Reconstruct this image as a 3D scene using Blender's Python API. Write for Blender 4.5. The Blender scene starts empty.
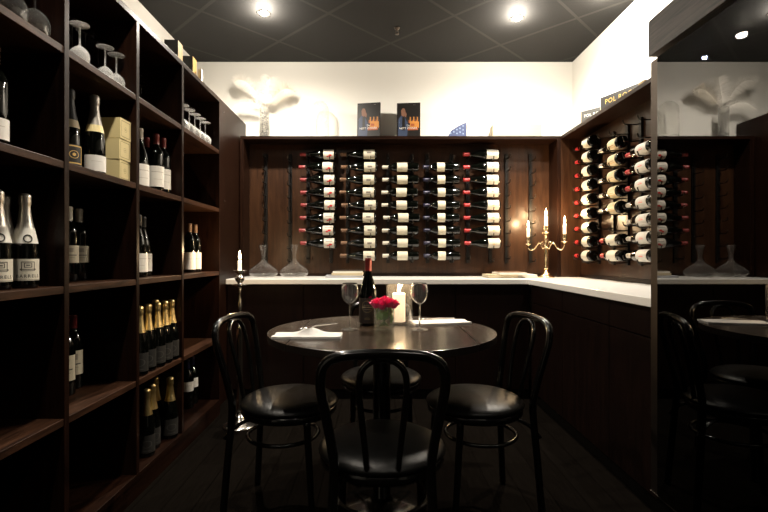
import bpy, math, random
from mathutils import Vector, Matrix, Euler
R = math.radians
PI = math.pi
rnd = random.Random(7)
C = bpy.context.scene.collection
SC = bpy.context.scene
E = 1.055                                # eye height

# ------------------------------------------------------------------ materials
def new_mat(name):
    m = bpy.data.materials.new(name); m.use_nodes = True
    nt = m.node_tree
    return m, nt, nt.nodes['Principled BSDF']
def mat(name, col, rough=.5, metal=0, spec=.5, coat=0, emit=None, estr=0, bump=0, bscale=60, sheen=0, ior=1.5):
    m, nt, b = new_mat(name)
    b.inputs['Base Color'].default_value = (*col, 1)
    b.inputs['Roughness'].default_value = rough
    b.inputs['Metallic'].default_value = metal
    b.inputs['Specular IOR Level'].default_value = spec
    b.inputs['Coat Weight'].default_value = coat
    b.inputs['Coat Roughness'].default_value = .08
    b.inputs['IOR'].default_value = ior
    if sheen: b.inputs['Sheen Weight'].default_value = sheen
    if emit:
        b.inputs['Emission Color'].default_value = (*emit, 1)
        b.inputs['Emission Strength'].default_value = estr
    if bump:
        tc = nt.nodes.new('ShaderNodeTexCoord')
        n = nt.nodes.new('ShaderNodeTexNoise'); n.inputs['Scale'].default_value = bscale
        n.inputs['Detail'].default_value = 4
        bp = nt.nodes.new('ShaderNodeBump'); bp.inputs['Strength'].default_value = bump
        bp.inputs['Distance'].default_value = .004
        nt.links.new(tc.outputs['Object'], n.inputs['Vector'])
        nt.links.new(n.outputs['Fac'], bp.inputs['Height'])
        nt.links.new(bp.outputs['Normal'], b.inputs['Normal'])
    return m
def wood(name, c1, c2, axis='z', rough=.35, scale=18, coat=.0, spec=.5, stretch=14, bump=.08):
    m, nt, b = new_mat(name)
    tc = nt.nodes.new('ShaderNodeTexCoord'); mp = nt.nodes.new('ShaderNodeMapping')
    s = [scale, scale, scale]; s['xyz'.index(axis)] = scale / stretch
    mp.inputs['Scale'].default_value = s
    n = nt.nodes.new('ShaderNodeTexNoise'); n.inputs['Scale'].default_value = 3.2
    n.inputs['Detail'].default_value = 7; n.inputs['Roughness'].default_value = .65
    n.inputs['Distortion'].default_value = .6
    r = nt.nodes.new('ShaderNodeValToRGB')
    r.color_ramp.elements[0].position = .35; r.color_ramp.elements[0].color = (*c1, 1)
    r.color_ramp.elements[1].position = .68; r.color_ramp.elements[1].color = (*c2, 1)
    bp = nt.nodes.new('ShaderNodeBump'); bp.inputs['Strength'].default_value = bump; bp.inputs['Distance'].default_value = .003
    L = nt.links.new
    L(tc.outputs['Object'], mp.inputs['Vector']); L(mp.outputs['Vector'], n.inputs['Vector'])
    L(n.outputs['Fac'], r.inputs['Fac']); L(r.outputs['Color'], b.inputs['Base Color'])
    L(n.outputs['Fac'], bp.inputs['Height']); L(bp.outputs['Normal'], b.inputs['Normal'])
    b.inputs['Roughness'].default_value = rough; b.inputs['Coat Weight'].default_value = coat
    b.inputs['Coat Roughness'].default_value = .12; b.inputs['IOR'].default_value = 1+spec
    return m
def thin_glass(name, tint=(1, 1, 1), diffuse=.03, ior=1.5, rough=.0, dcol=(.9, .9, .9)):
    m = bpy.data.materials.new(name); m.use_nodes = True
    nt = m.node_tree; nt.nodes.clear(); L = nt.links.new
    out = nt.nodes.new('ShaderNodeOutputMaterial')
    tr = nt.nodes.new('ShaderNodeBsdfTransparent'); tr.inputs['Color'].default_value = (*tint, 1)
    gl = nt.nodes.new('ShaderNodeBsdfGlossy'); gl.inputs['Roughness'].default_value = rough
    fr = nt.nodes.new('ShaderNodeFresnel')
    ge = nt.nodes.new('ShaderNodeNewGeometry'); mr = nt.nodes.new('ShaderNodeMapRange')   # same reflectance on both sides of a thin wall
    mr.inputs['To Min'].default_value = ior; mr.inputs['To Max'].default_value = 1/ior
    L(ge.outputs['Backfacing'], mr.inputs['Value']); L(mr.outputs[0], fr.inputs['IOR'])
    df = nt.nodes.new('ShaderNodeBsdfDiffuse'); df.inputs['Color'].default_value = (*dcol, 1)
    m1 = nt.nodes.new('ShaderNodeMixShader'); m2 = nt.nodes.new('ShaderNodeMixShader')
    L(fr.outputs[0], m1.inputs[0]); L(tr.outputs[0], m1.inputs[1]); L(gl.outputs[0], m1.inputs[2])
    m2.inputs[0].default_value = diffuse
    L(m1.outputs[0], m2.inputs[1]); L(df.outputs[0], m2.inputs[2]); L(m2.outputs[0], out.inputs[0])
    return m
def emission(name, col, s):
    m = bpy.data.materials.new(name); m.use_nodes = True
    nt = m.node_tree; nt.nodes.clear()
    o = nt.nodes.new('ShaderNodeOutputMaterial'); e = nt.nodes.new('ShaderNodeEmission')
    e.inputs[0].default_value = (*col, 1); e.inputs[1].default_value = s
    nt.links.new(e.outputs[0], o.inputs[0]); return m
def label_mat(name, base, marks=(), rough=.55):
    """marks: (u0,u1,v0,v1,colour[,shape]) in the UV square of the label, shape 'r' or 'e'(llipse) or 'o' (ring)"""
    m, nt, b = new_mat(name); L = nt.links.new
    b.inputs['Roughness'].default_value = rough
    uv = nt.nodes.new('ShaderNodeTexCoord'); sp = nt.nodes.new('ShaderNodeSeparateXYZ')
    L(uv.outputs['UV'], sp.inputs[0])
    def mth(op, a, bb=None):
        n = nt.nodes.new('ShaderNodeMath'); n.operation = op
        for i, v in enumerate((a, bb)):
            if v is None: continue
            if isinstance(v, (int, float)): n.inputs[i].default_value = v
            else: L(v, n.inputs[i])
        return n.outputs[0]
    prev = None
    for mk in marks:
        u0, u1, v0, v1, col = mk[:5]; sh = mk[5] if len(mk) > 5 else 'r'
        du = mth('ABSOLUTE', mth('DIVIDE', mth('SUBTRACT', sp.outputs[0], (u0+u1)/2), (u1-u0)/2))
        dv = mth('ABSOLUTE', mth('DIVIDE', mth('SUBTRACT', sp.outputs[1], (v0+v1)/2), (v1-v0)/2))
        if sh == 'r': f = mth('LESS_THAN', mth('MAXIMUM', du, dv), 1)
        else:
            d = mth('ADD', mth('MULTIPLY', du, du), mth('MULTIPLY', dv, dv))
            f = mth('LESS_THAN', d, 1)
            if sh == 'o': f = mth('MULTIPLY', f, mth('GREATER_THAN', d, .74))
        mx = nt.nodes.new('ShaderNodeMix'); mx.data_type = 'RGBA'
        L(f, mx.inputs['Factor'])
        if prev is None: mx.inputs['A'].default_value = (*base, 1)
        else: L(prev, mx.inputs['A'])
        mx.inputs['B'].default_value = (*col, 1); prev = mx.outputs['Result']
    if prev is None: b.inputs['Base Color'].default_value = (*base, 1)
    else: L(prev, b.inputs['Base Color'])
    return m

W1, W2 = (.0062, .0022, .0011), (.017, .0064, .0032)
M = {}
M['wood_z'] = wood('wenge_upright', W1, W2, 'z', .36, spec=.25)
M['wood_y'] = wood('wenge_along', W1, W2, 'y', .36, spec=.25)
M['wood_x'] = wood('wenge_across', W1, W2, 'x', .36, spec=.25)
M['shelf_wood'] = wood('wenge_shelf', (.012, .0052, .003), (.062, .027, .014), 'y', .42, spec=.25)
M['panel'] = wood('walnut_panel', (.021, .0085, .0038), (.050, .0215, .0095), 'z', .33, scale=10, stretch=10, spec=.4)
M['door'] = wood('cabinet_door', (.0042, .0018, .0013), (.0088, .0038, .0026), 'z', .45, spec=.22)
M['fascia'] = wood('fascia_oak', (.009, .0065, .005), (.10, .074, .058), 'y', .5, scale=40, stretch=30, bump=.3)
M['table'] = wood('table_wood', (.013, .0085, .006), (.050, .034, .023), 'y', .23, scale=30, stretch=30, coat=.15, bump=.03)
M['table_edge'] = mat('table_edge', (.014, .010, .008), .35)
M['white_wall'] = mat('wall_paint', (.82, .80, .75), .85, bump=.02, bscale=200)
M['front_wall'] = mat('dark_paint', (.012, .010, .008), .8)
M['counter'] = mat('white_stone', (.86, .85, .82), .3, coat=.2)
M['black'] = mat('black_steel', (.0035, .003, .0028), .42, spec=.35)
M['hook'] = mat('hook_steel', (.05, .045, .04), .3, 1)
M['blackpaint'] = mat('black_lacquer', (.0022, .002, .0018), .2, coat=.5)
M['leather'] = mat('black_leather', (.0026, .0025, .0024), .33, spec=.28, bump=.25, bscale=260)
M['bottle'] = mat('dark_glass', (.0012, .0016, .0011), .05)
M['silver'] = mat('silver', (.78, .75, .70), .2, 1)
M['brass'] = mat('pale_brass', (.86, .70, .44), .2, 1)
M['steel'] = mat('bronze_steel', (.115, .095, .08), .4, 1)
M['chrome'] = mat('chrome', (.8, .8, .8), .15, 1)
M['wax'] = mat('wax', (.9, .84, .72), .5, emit=(1, .78, .52), estr=1.3)  # own emission stands in for wax brightly lit by its flame
M['flame'] = emission('flame', (1, .74, .38), 60)
M['wick'] = mat('wick', (.01, .01, .01), .9)
M['glass'] = thin_glass('clear_glass', (.985, .985, .985), .035)
M['realglass'] = mat('lead_glass', (1, 1, 1), 0.0, ior=1.47)
M['realglass'].node_tree.nodes['Principled BSDF'].inputs['Transmission Weight'].default_value = 1
def stemware(name, k):
    m, nt, b = new_mat(name)
    b.inputs['Transmission Weight'].default_value = 1; b.inputs['Roughness'].default_value = 0; b.inputs['IOR'].default_value = 1.45
    b.inputs['Base Color'].default_value = (1, 1, 1, 1)
    d = nt.nodes.new('ShaderNodeBsdfDiffuse'); d.inputs['Color'].default_value = (.9, .9, .88, 1)
    x = nt.nodes.new('ShaderNodeMixShader'); x.inputs[0].default_value = k
    nt.links.new(b.outputs[0], x.inputs[1]); nt.links.new(d.outputs[0], x.inputs[2])
    nt.links.new(x.outputs[0], nt.nodes['Material Output'].inputs[0]); return m
M['glass_bright'] = stemware('stemware_glass', .27); M['glass_table'] = stemware('table_stemware', .02)  # white diffuse share stands in for lamplight gleaming on the glass
M['decanter'] = thin_glass('decanter_glass', (.99, .985, .975), .012, 1.5)
M['cloche'] = thin_glass('cloche_glass', (.985, .985, .975), .04, 1.3)
M['crystal'] = thin_glass('crystal', (.75, .74, .70), .30, 1.6)
M['cabglass'] = thin_glass('tinted_cabinet_glass', (.05, .05, .055), 0.0, 2.5, dcol=(.01, .01, .01))
M['cabinside'] = mat('cabinet_interior', (.006, .006, .006), .6)
M['linen'] = mat('linen', (.74, .72, .69), .9, bump=.15, bscale=300)
M['paper'] = mat('paper', (.72, .69, .62), .7)
M['cream'] = mat('cream_card', (.72, .60, .30), .6)
M['beige'] = mat('beige_card', (.50, .42, .28), .6)
M['gold'] = mat('gold_foil', (.92, .72, .34), .34, 1, bump=.35, bscale=220)
M['silverfoil'] = mat('silver_foil', (.80, .77, .70), .35, .9, bump=.3, bscale=220)
M['greyfoil'] = mat('grey_foil', (.40, .37, .33), .38, .7)
M['red'] = mat('red_capsule', (.22, .024, .024), .38)
M['brightred'] = mat('bright_red_capsule', (.34, .02, .022), .35)
M['wine_red'] = mat('wine_red_capsule', (.16, .02, .018), .35)
M['tan'] = mat('tan_capsule', (.15, .08, .042), .42)
M['whitecap'] = mat('white_capsule', (.52, .48, .40), .4)
M['navy'] = mat('navy_capsule', (.008, .008, .03), .35)
M['signblack'] = mat('sign_slate', (.005, .005, .0045), .5)
M['signgrey'] = mat('sign_grey', (.045, .045, .042), .5)  # dark gift box grey; on the far sign it paints washed-out glare
M['signgold'] = mat('sign_gold', (.50, .34, .07), .45)
M['signwhite'] = mat('sign_white', (.85, .83, .76), .6)
M['goldcard'] = mat('gold_card', (.17, .105, .025), .5)
M['rose'] = mat('rose_petal', (.90, .03, .20), .55, sheen=.3)
M['leaf'] = mat('leaf_green', (.24, .42, .09), .45)
M['stem'] = mat('stem_green', (.12, .24, .06), .5)
M['feather'] = mat('feather_white', (.88, .85, .79), .9)
M['feather_beige'] = mat('feather_beige', (.74, .68, .58), .9)
M['blue'] = label_mat('blue_print', (.005, .022, .10), [(.1+.17*i, .16+.17*i, .15+.27*j+.1*(i % 2), .24+.27*j+.1*(i % 2), (.16, .24, .40)) for i in range(5) for j in range(3)])
M['plastic'] = mat('matt_black_plastic', (.01, .01, .01), .5)

def ceiling_mat():
    m, nt, b = new_mat('ceiling_tiles'); L = nt.links.new
    tc = nt.nodes.new('ShaderNodeTexCoord'); sp = nt.nodes.new('ShaderNodeSeparateXYZ'); L(tc.outputs['Object'], sp.inputs[0])
    def mth(op, a, bb=None):
        n = nt.nodes.new('ShaderNodeMath'); n.operation = op
        for i, v in enumerate((a, bb)):
            if v is None: continue
            if isinstance(v, (int, float)): n.inputs[i].default_value = v
            else: L(v, n.inputs[i])
        return n.outputs[0]
    def line(a, c, off, pitch, hw):
        s = mth('ADD', mth('MULTIPLY', sp.outputs[0], a), mth('MULTIPLY', sp.outputs[1], c))
        s = mth('DIVIDE', mth('ADD', s, -off + pitch*50), pitch)
        f = mth('ABSOLUTE', mth('SUBTRACT', mth('FRACT', mth('ADD', s, .5)), .5))
        return mth('LESS_THAN', f, hw/pitch)
    f = mth('MAXIMUM', line(.7157, -.6984, -1.28, .602, .0105), line(.6984, .7157, 2.70, .632, .0125))
    n = nt.nodes.new('ShaderNodeTexNoise'); n.inputs['Scale'].default_value = 140; n.inputs['Detail'].default_value = 3
    L(tc.outputs['Object'], n.inputs['Vector'])
    r = nt.nodes.new('ShaderNodeValToRGB'); r.color_ramp.elements[0].color = (.0029, .0026, .0022, 1); r.color_ramp.elements[1].color = (.0052, .0047, .0041, 1)
    r.color_ramp.elements[0].position = .3; r.color_ramp.elements[1].position = .7
    L(n.outputs['Fac'], r.inputs['Fac'])
    mx = nt.nodes.new('ShaderNodeMix'); mx.data_type = 'RGBA'; L(f, mx.inputs['Factor'])
    L(r.outputs['Color'], mx.inputs['A']); mx.inputs['B'].default_value = (.023, .0217, .0195, 1)
    L(mx.outputs['Result'], b.inputs['Base Color']); b.inputs['Roughness'].default_value = .8
    bp = nt.nodes.new('ShaderNodeBump'); bp.inputs['Strength'].default_value = .2; bp.inputs['Distance'].default_value = .004
    L(n.outputs['Fac'], bp.inputs['Height']); L(bp.outputs['Normal'], b.inputs['Normal'])
    return m
def floor_mat():
    m, nt, b = new_mat('dark_floorboards'); L = nt.links.new
    tc = nt.nodes.new('ShaderNodeTexCoord'); mp = nt.nodes.new('ShaderNodeMapping'); mp.inputs['Rotation'].default_value = (0, 0, R(90))
    br = nt.nodes.new('ShaderNodeTexBrick')
    br.inputs['Scale'].default_value = 1; br.inputs['Brick Width'].default_value = 1.2; br.inputs['Row Height'].default_value = .13
    br.inputs['Mortar Size'].default_value = .0025
    br.inputs['Color1'].default_value = (.0042, .0034, .0028, 1); br.inputs['Color2'].default_value = (.0056, .0046, .0038, 1); br.inputs['Mortar'].default_value = (.0026, .0021, .0017, 1)
    L(tc.outputs['Object'], mp.inputs[0]); L(mp.outputs[0], br.inputs['Vector'])
    m2 = nt.nodes.new('ShaderNodeMapping'); m2.inputs['Scale'].default_value = (40, 4, 1); L(tc.outputs['Object'], m2.inputs[0])
    n = nt.nodes.new('ShaderNodeTexNoise'); n.inputs['Scale'].default_value = 2; n.inputs['Detail'].default_value = 8; L(m2.outputs[0], n.inputs['Vector'])
    mx = nt.nodes.new('ShaderNodeMix'); mx.data_type = 'RGBA'; mx.blend_type = 'MULTIPLY'; mx.inputs['Factor'].default_value = .8
    L(br.outputs['Color'], mx.inputs['A'])
    r = nt.nodes.new('ShaderNodeValToRGB'); r.color_ramp.elements[0].color = (.45, .45, .45, 1); r.color_ramp.elements[1].color = (1.5, 1.45, 1.4, 1)
    L(n.outputs['Fac'], r.inputs['Fac']); L(r.outputs['Color'], mx.inputs['B'])
    L(mx.outputs['Result'], b.inputs['Base Color']); b.inputs['Roughness'].default_value = .6; b.inputs['Specular IOR Level'].default_value = .0
    bp = nt.nodes.new('ShaderNodeBump'); bp.inputs['Strength'].default_value = .25; bp.inputs['Distance'].default_value = .003
    L(n.outputs['Fac'], bp.inputs['Height']); L(bp.outputs['Normal'], b.inputs['Normal'])
    return m
M['ceiling'] = ceiling_mat(); M['floor'] = floor_mat()

# ------------------------------------------------------------------ mesh builder
class MB:
    def __init__(s): s.v = []; s.f = []; s.fm = []; s.sm = []; s.mats = []; s.uv = {}
    def mi(s, m):
        if m not in s.mats: s.mats.append(m)
        return s.mats.index(m)
    def face(s, idx, m, smooth=False, uv=None):
        if uv: s.uv[len(s.f)] = uv
        s.f.append(tuple(idx)); s.fm.append(s.mi(m)); s.sm.append(smooth)
    def add(s, verts):
        n = len(s.v); s.v += [tuple(p) for p in verts]; return n
    def box(s, a, b, m, skip=()):
        x0, y0, z0 = a; x1, y1, z1 = b
        n = s.add([(x0,y0,z0),(x1,y0,z0),(x1,y1,z0),(x0,y1,z0),(x0,y0,z1),(x1,y0,z1),(x1,y1,z1),(x0,y1,z1)])
        for k, q in (('-z',(0,3,2,1)),('+z',(4,5,6,7)),('-y',(0,1,5,4)),('+x',(1,2,6,5)),('+y',(2,3,7,6)),('-x',(3,0,4,7))):
            if k not in skip: s.face([n+i for i in q], m)
        return s
    def obox(s, mtx, size, m):
        n0 = len(s.v); hx, hy, hz = size[0]/2, size[1]/2, size[2]/2
        s.box((-hx,-hy,-hz), (hx,hy,hz), m)
        for i in range(n0, len(s.v)): s.v[i] = tuple(mtx @ Vector(s.v[i]))
        return s
    def lathe(s, prof, m, seg=24, c=(0,0,0), caps=True, wob=None):
        n = len(s.v); k = len(prof)
        for i in range(seg):
            a = 2*PI*i/seg
            for (r, z) in prof:
                rr = r*(1+(wob(a, z) if wob else 0))
                s.v.append((c[0]+rr*math.cos(a), c[1]+rr*math.sin(a), c[2]+z))
        for i in range(seg):
            j = (i+1) % seg
            for q in range(k-1):
                s.face((n+i*k+q, n+j*k+q, n+j*k+q+1, n+i*k+q+1), m, True)
        if caps:
            if prof[0][0] > 1e-6: s.face([n+i*k for i in range(seg)][::-1], m)
            if prof[-1][0] > 1e-6: s.face([n+i*k+k-1 for i in range(seg)], m)
        return s
    def tube(s, pts, r, m, seg=10, closed=False, cap=True):
        pts = [Vector(p) for p in pts]; N = len(pts); rad = r if callable(r) else (lambda t: r)
        up = None; n = len(s.v)
        for i, p in enumerate(pts):
            if closed: t = pts[(i+1) % N]-pts[i-1]
            else: t = pts[min(i+1, N-1)]-pts[max(i-1, 0)]
            t.normalize()
            if up is None:
                up = Vector((0,0,1)) if abs(t.z) < .9 else Vector((0,1,0))
            up = (up-t*up.dot(t))
            if up.length < 1e-6: up = t.orthogonal()
            up.normalize(); sd = t.cross(up)
            rr = rad(i/(N-1))
            for k in range(seg):
                a = 2*PI*k/seg
                s.v.append(tuple(p+up*rr*math.cos(a)+sd*rr*math.sin(a)))
        for i in range(N if closed else N-1):
            j = (i+1) % N
            for k in range(seg):
                l = (k+1) % seg
                s.face((n+i*seg+k, n+i*seg+l, n+j*seg+l, n+j*seg+k), m, True)
        if cap and not closed:
            s.face([n+k for k in range(seg)][::-1], m); s.face([n+(N-1)*seg+k for k in range(seg)], m)
        return s
    def prism(s, poly, z0, z1, m, mside=None):
        k = len(poly); n = s.add([(x,y,z0) for x,y in poly]+[(x,y,z1) for x,y in poly])
        s.face([n+i for i in range(k)][::-1], m); s.face([n+k+i for i in range(k)], m)
        for i in range(k):
            j = (i+1) % k; s.face((n+i, n+j, n+k+j, n+k+i), mside or m)
        return s
    def arc_label(s, r, z0, z1, half, m, seg=16, at=-PI/2):
        n = len(s.v)
        for i in range(seg+1):
            a = at-half+2*half*i/seg
            for z in (z0, z1): s.v.append((r*math.cos(a), r*math.sin(a), z))
        for i in range(seg):
            u0, u1 = i/seg, (i+1)/seg
            s.face((n+2*i, n+2*i+2, n+2*i+3, n+2*i+1), m, True, [(u0,0),(u1,0),(u1,1),(u0,1)])
        return s
    def quad(s, pts, m, uv=None):
        n = s.add(pts); s.face([n+i for i in range(len(pts))], m, False, uv); return s
    def poly_text(s, txt, size, m, fn, spacing=1.0):
        cu = bpy.data.curves.new('t', 'FONT'); cu.body = txt; cu.size = size; cu.align_x = 'CENTER'; cu.align_y = 'CENTER'
        cu.space_character = spacing; cu.resolution_u = 2
        ob = bpy.data.objects.new('t', cu); C.objects.link(ob)
        dg = bpy.context.evaluated_depsgraph_get(); dg.update()
        me = ob.evaluated_get(dg).to_mesh()
        n = s.add([fn(v.co.x, v.co.y) for v in me.vertices])
        for p in me.polygons: s.face([n+i for i in p.vertices], m)
        ob.evaluated_get(dg).to_mesh_clear(); bpy.data.objects.remove(ob); bpy.data.curves.remove(cu)
        return s
    def build(s, name, parent=None, loc=(0,0,0), rot=(0,0,0), bevel=0, sub=0, kind=None):
        me = bpy.data.meshes.new(name); me.from_pydata(s.v, [], s.f)
        for m in s.mats: me.materials.append(m)
        me.polygons.foreach_set('material_index', s.fm); me.polygons.foreach_set('use_smooth', s.sm)
        if s.uv:
            ul = me.uv_layers.new(name='UVMap')
            for fi, uvs in s.uv.items():
                for li, uvc in zip(me.polygons[fi].loop_indices, uvs): ul.data[li].uv = uvc
        me.update()
        o = bpy.data.objects.new(name, me); C.objects.link(o); o.location = loc; o.rotation_euler = rot
        if parent: o.parent = parent
        if bevel:
            md = o.modifiers.new('bevel', 'BEVEL'); md.width = bevel; md.segments = 2; md.limit_method = 'ANGLE'
        if sub:
            md = o.modifiers.new('sub', 'SUBSURF'); md.levels = sub; md.render_levels = sub
        if kind: o['kind'] = kind
        return o
def thing(name, label, cat, loc=(0,0,0), rot=(0,0,0), group=None):
    o = bpy.data.objects.new(name, None); C.objects.link(o); o.location = loc; o.rotation_euler = rot
    o.empty_display_size = .05
    return tag(o, label, cat, group)
def tag(o, label, cat, group=None):
    o['label'] = label; o['category'] = cat
    if group: o['group'] = group
    return o
def kids(o): return [c for c in ALL if c.parent is o] if False else list(o.children)
def dup(src, loc, rot=None, label=None, group=None):
    r = src.copy(); C.objects.link(r); r.location = loc
    if rot is not None: r.rotation_euler = rot
    if label: r['label'] = label
    if group: r['group'] = group
    for ch in src.children:
        c = ch.copy(); C.objects.link(c); c.parent = r
        for g in ch.children:
            d = g.copy(); C.objects.link(d); d.parent = c
    return r
def catmull(pts, n=8, closed=False):
    P = [Vector(p) for p in pts]; out = []; N = len(P)
    rng = range(N) if closed else range(N-1)
    for i in rng:
        if closed: a, b, c, d = P[i-1], P[i], P[(i+1) % N], P[(i+2) % N]
        else: a, b, c, d = P[max(i-1, 0)], P[i], P[i+1], P[min(i+2, N-1)]
        for k in range(n):
            t = k/n
            out.append(.5*((2*b)+(c-a)*t+(2*a-5*b+4*c-d)*t*t+(3*b-a-3*c+d)*t**3))
    if not closed: out.append(P[-1])
    return out
ORD = ['top', 'second from the top', 'third from the top', 'fourth from the top', 'fifth from the top', 'sixth from the top', 'seventh from the top', 'eighth from the top', 'ninth from the top']

# ------------------------------------------------------------------ room
XL, XR, YB, YF, ZC = -1.565, 1.687, 4.02, -1.7, E+1.69
def struct(name, mb, **k): o = mb.build(name, **k); o['kind'] = 'structure'; return o
struct('floor', MB().box((XL-.1, YF-.1, -.1), (XR+.1, YB+.1, 0), M['floor']))
struct('ceiling', MB().box((XL-.1, YF-.1, ZC), (XR+.1, YB+.1, ZC+.1), M['ceiling']))
struct('wall_back', MB().box((XL-.1, YB, 0), (XR+.1, YB+.1, ZC), M['white_wall']))
struct('wall_left', MB().box((XL-.1, YF, 0), (XL, YB, ZC), M['white_wall']))
struct('wall_right', MB().box((XR, YF, 0), (XR+.1, YB, ZC), M['white_wall']))
struct('wall_front', MB().box((XL-.1, YF-.1, 0), (XR+.1, YF, ZC), M['front_wall']))

# ------------------------------------------------------------------ left shelving
AX = -1.06; SB = -1.50
ZT = E+1.078
uy = [.63, 1.11, 1.593, 2.067, 2.546, 3.146]
SZ = {'L3': E+.728, 'L4': E+.338, 'L5': E-.087, 'L7': E-.536, 'B': .106}
TH = .025
sh = thing('shelving_unit', 'tall dark wood shelving unit of open bays along the left wall', 'shelves', (AX, 2.0, 0))
def inv(mb, o):
    for i, p in enumerate(mb.v): mb.v[i] = (p[0]-o[0], p[1]-o[1], p[2]-o[2])
    return mb
so = (AX, 2.0, 0)
inv(MB().box((SB-.018, uy[0]-TH/2, 0), (SB, uy[-1]+TH/2, ZT), M['wood_z']), so).build('back_panel', sh)
for y in uy:
    inv(MB().box((SB, y-TH/2, SZ['B']), (AX, y+TH/2, ZT-TH), M['wood_z']), so).build('upright', sh, bevel=.0015)
inv(MB().box((SB, uy[0]-TH/2, ZT-TH), (AX, uy[-1]+TH/2, ZT), M['wood_y']), so).build('top_board', sh, bevel=.0015)
inv(MB().box((SB, uy[0]-TH/2, SZ['B']-TH), (AX, uy[-1]+TH/2, SZ['B']), M['wood_y']), so).build('bottom_board', sh, bevel=.0015)
inv(MB().box((AX-.03, uy[0]-TH/2, 0), (AX-.004, uy[-1]+TH/2, SZ['B']-TH), M['wood_y']), so).build('plinth', sh)
for k in ('L3', 'L4', 'L5', 'L7'):
    for a, b in zip(uy[:-1], uy[1:]):
        inv(MB().box((SB, a+TH/2, SZ[k]-TH), (AX-.002, b-TH/2, SZ[k]), M['shelf_wood']), so).build('shelf', sh, bevel=.0015)

# end panel between shelving and the back display
ep = MB().box((-1.145, uy[-1]+TH/2+.001, 0), (-1.125, 4.0, E+1.145), M['wood_z']).build('end_panel', bevel=.0015)
tag(ep, 'tall dark wood end panel between the shelving and the wine display', 'panel')
for yy, zz in ((3.42, E+1.07), (3.44, E+.42)):
    mb = MB()
    for k in range(10): pass
    o = mb.lathe([(0, 0), (.006, 0), (.006, .0015), (0, .002)], M['chrome'], 10).build('screw_cap', ep, (-1.1248, yy, zz), (0, R(90), 0))

# ------------------------------------------------------------------ display frames (niches) on back and right
FT = E+.995; FY = 3.80; FX = 1.50; PY = 3.985; PX = 1.665; CZ = E-.156
wf = thing('wine_display_case', 'shallow dark wood display case of wine racks across the back wall', 'display case', (0, PY, CZ))
wo = (0, PY, CZ)
inv(MB().box((-1.117, PY, CZ), (FX-.001, YB-.012, FT), M['panel']), wo).build('back_panel', wf)
inv(MB().box((-1.117, FY, FT-.026), (FX-.001, PY, FT), M['wood_x']), wo).build('top_board', wf, bevel=.0015)
inv(MB().box((-1.117, FY, CZ+.001), (-1.089, PY, FT-.026), M['wood_z']), wo).build('side_board', wf, bevel=.0015)
inv(MB().box((FX-.029, FY, CZ+.001), (FX-.001, PY, FT-.026), M['wood_z']), wo).build('side_board', wf, bevel=.0015)
inv(MB().box((-1.089, PY-.012, CZ+.001), (FX-.029, PY, CZ+.026), M['wood_x']), wo).build('bottom_rail', wf)
wr = thing('wine_display_case', 'shallow dark wood display case of wine racks along the right wall', 'display case', (PX, 2.7, CZ))
wo = (PX, 2.7, CZ)
inv(MB().box((PX, 1.70, CZ), (XR-.004, FY+.02, FT), M['panel']), wo).build('back_panel', wr)
inv(MB().box((FX, 1.70, FT-.026), (PX, FY+.02, FT), M['wood_y']), wo).build('top_board', wr, bevel=.0015)
inv(MB().box((FX, FY, CZ+.001), (PX, FY+.02, FT-.026), M['panel']), wo).build('side_board', wr)
inv(MB().box((FX, 1.70, CZ+.001), (PX, 1.725, FT-.026), M['wood_z']), wo).build('side_board', wr)
inv(MB().box((PX-.012, 1.725, CZ+.001), (PX, FY, CZ+.026), M['wood_y']), wo).build('bottom_rail', wr)

# worktop, one L
CY, CX = 3.46, 1.12
poly = [(-1.124, CY), (CX, CY), (CX, 1.70), (XR-.002, 1.70), (XR-.002, YB-.002), (-1.124, YB-.002)]
ct = MB().prism(poly, CZ-.038, CZ-.0005, M['counter']).build('worktop', bevel=.003)
tag(ct, 'L-shaped white worktop running under the wine racks', 'worktop')
# base cabinets
cb = thing('base_cabinet', 'dark wood base cabinet of flat doors under the back worktop', 'cabinet', (0, CY, 0))
o0 = (0, CY, 0); zt = CZ-.0385
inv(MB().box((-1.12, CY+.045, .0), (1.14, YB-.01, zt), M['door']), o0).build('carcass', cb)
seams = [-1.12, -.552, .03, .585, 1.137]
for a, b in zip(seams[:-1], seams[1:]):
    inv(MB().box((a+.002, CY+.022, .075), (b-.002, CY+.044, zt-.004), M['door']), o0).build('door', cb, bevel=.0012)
inv(MB().box((-1.12, CY+.05-.012, 0), (1.13, CY+.045, .073), M['blackpaint']), o0).build('plinth', cb)
cr = thing('base_cabinet', 'dark wood base cabinet with drawers over doors under the right worktop', 'cabinet', (CX, 2.6, 0))
o0 = (CX, 2.6, 0)
inv(MB().box((CX+.055, 1.70, 0), (XR-.004, 3.43, zt), M['door']), o0).build('carcass', cr)
ys = [1.70, 2.30, 2.88, 3.455]
for a, b in zip(ys[:-1], ys[1:]):
    inv(MB().box((CX+.025, a+.002, E-.325), (CX+.054, b-.002, zt-.004), M['door']), o0).build('drawer', cr, bevel=.0012)
    inv(MB().box((CX+.025, a+.002, .075), (CX+.054, b-.002, E-.331), M['door']), o0).build('door', cr, bevel=.0012)
inv(MB().box((CX+.04, 1.70, 0), (CX+.0545, 3.43, .073), M['blackpaint']), o0).build('plinth', cr)

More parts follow.
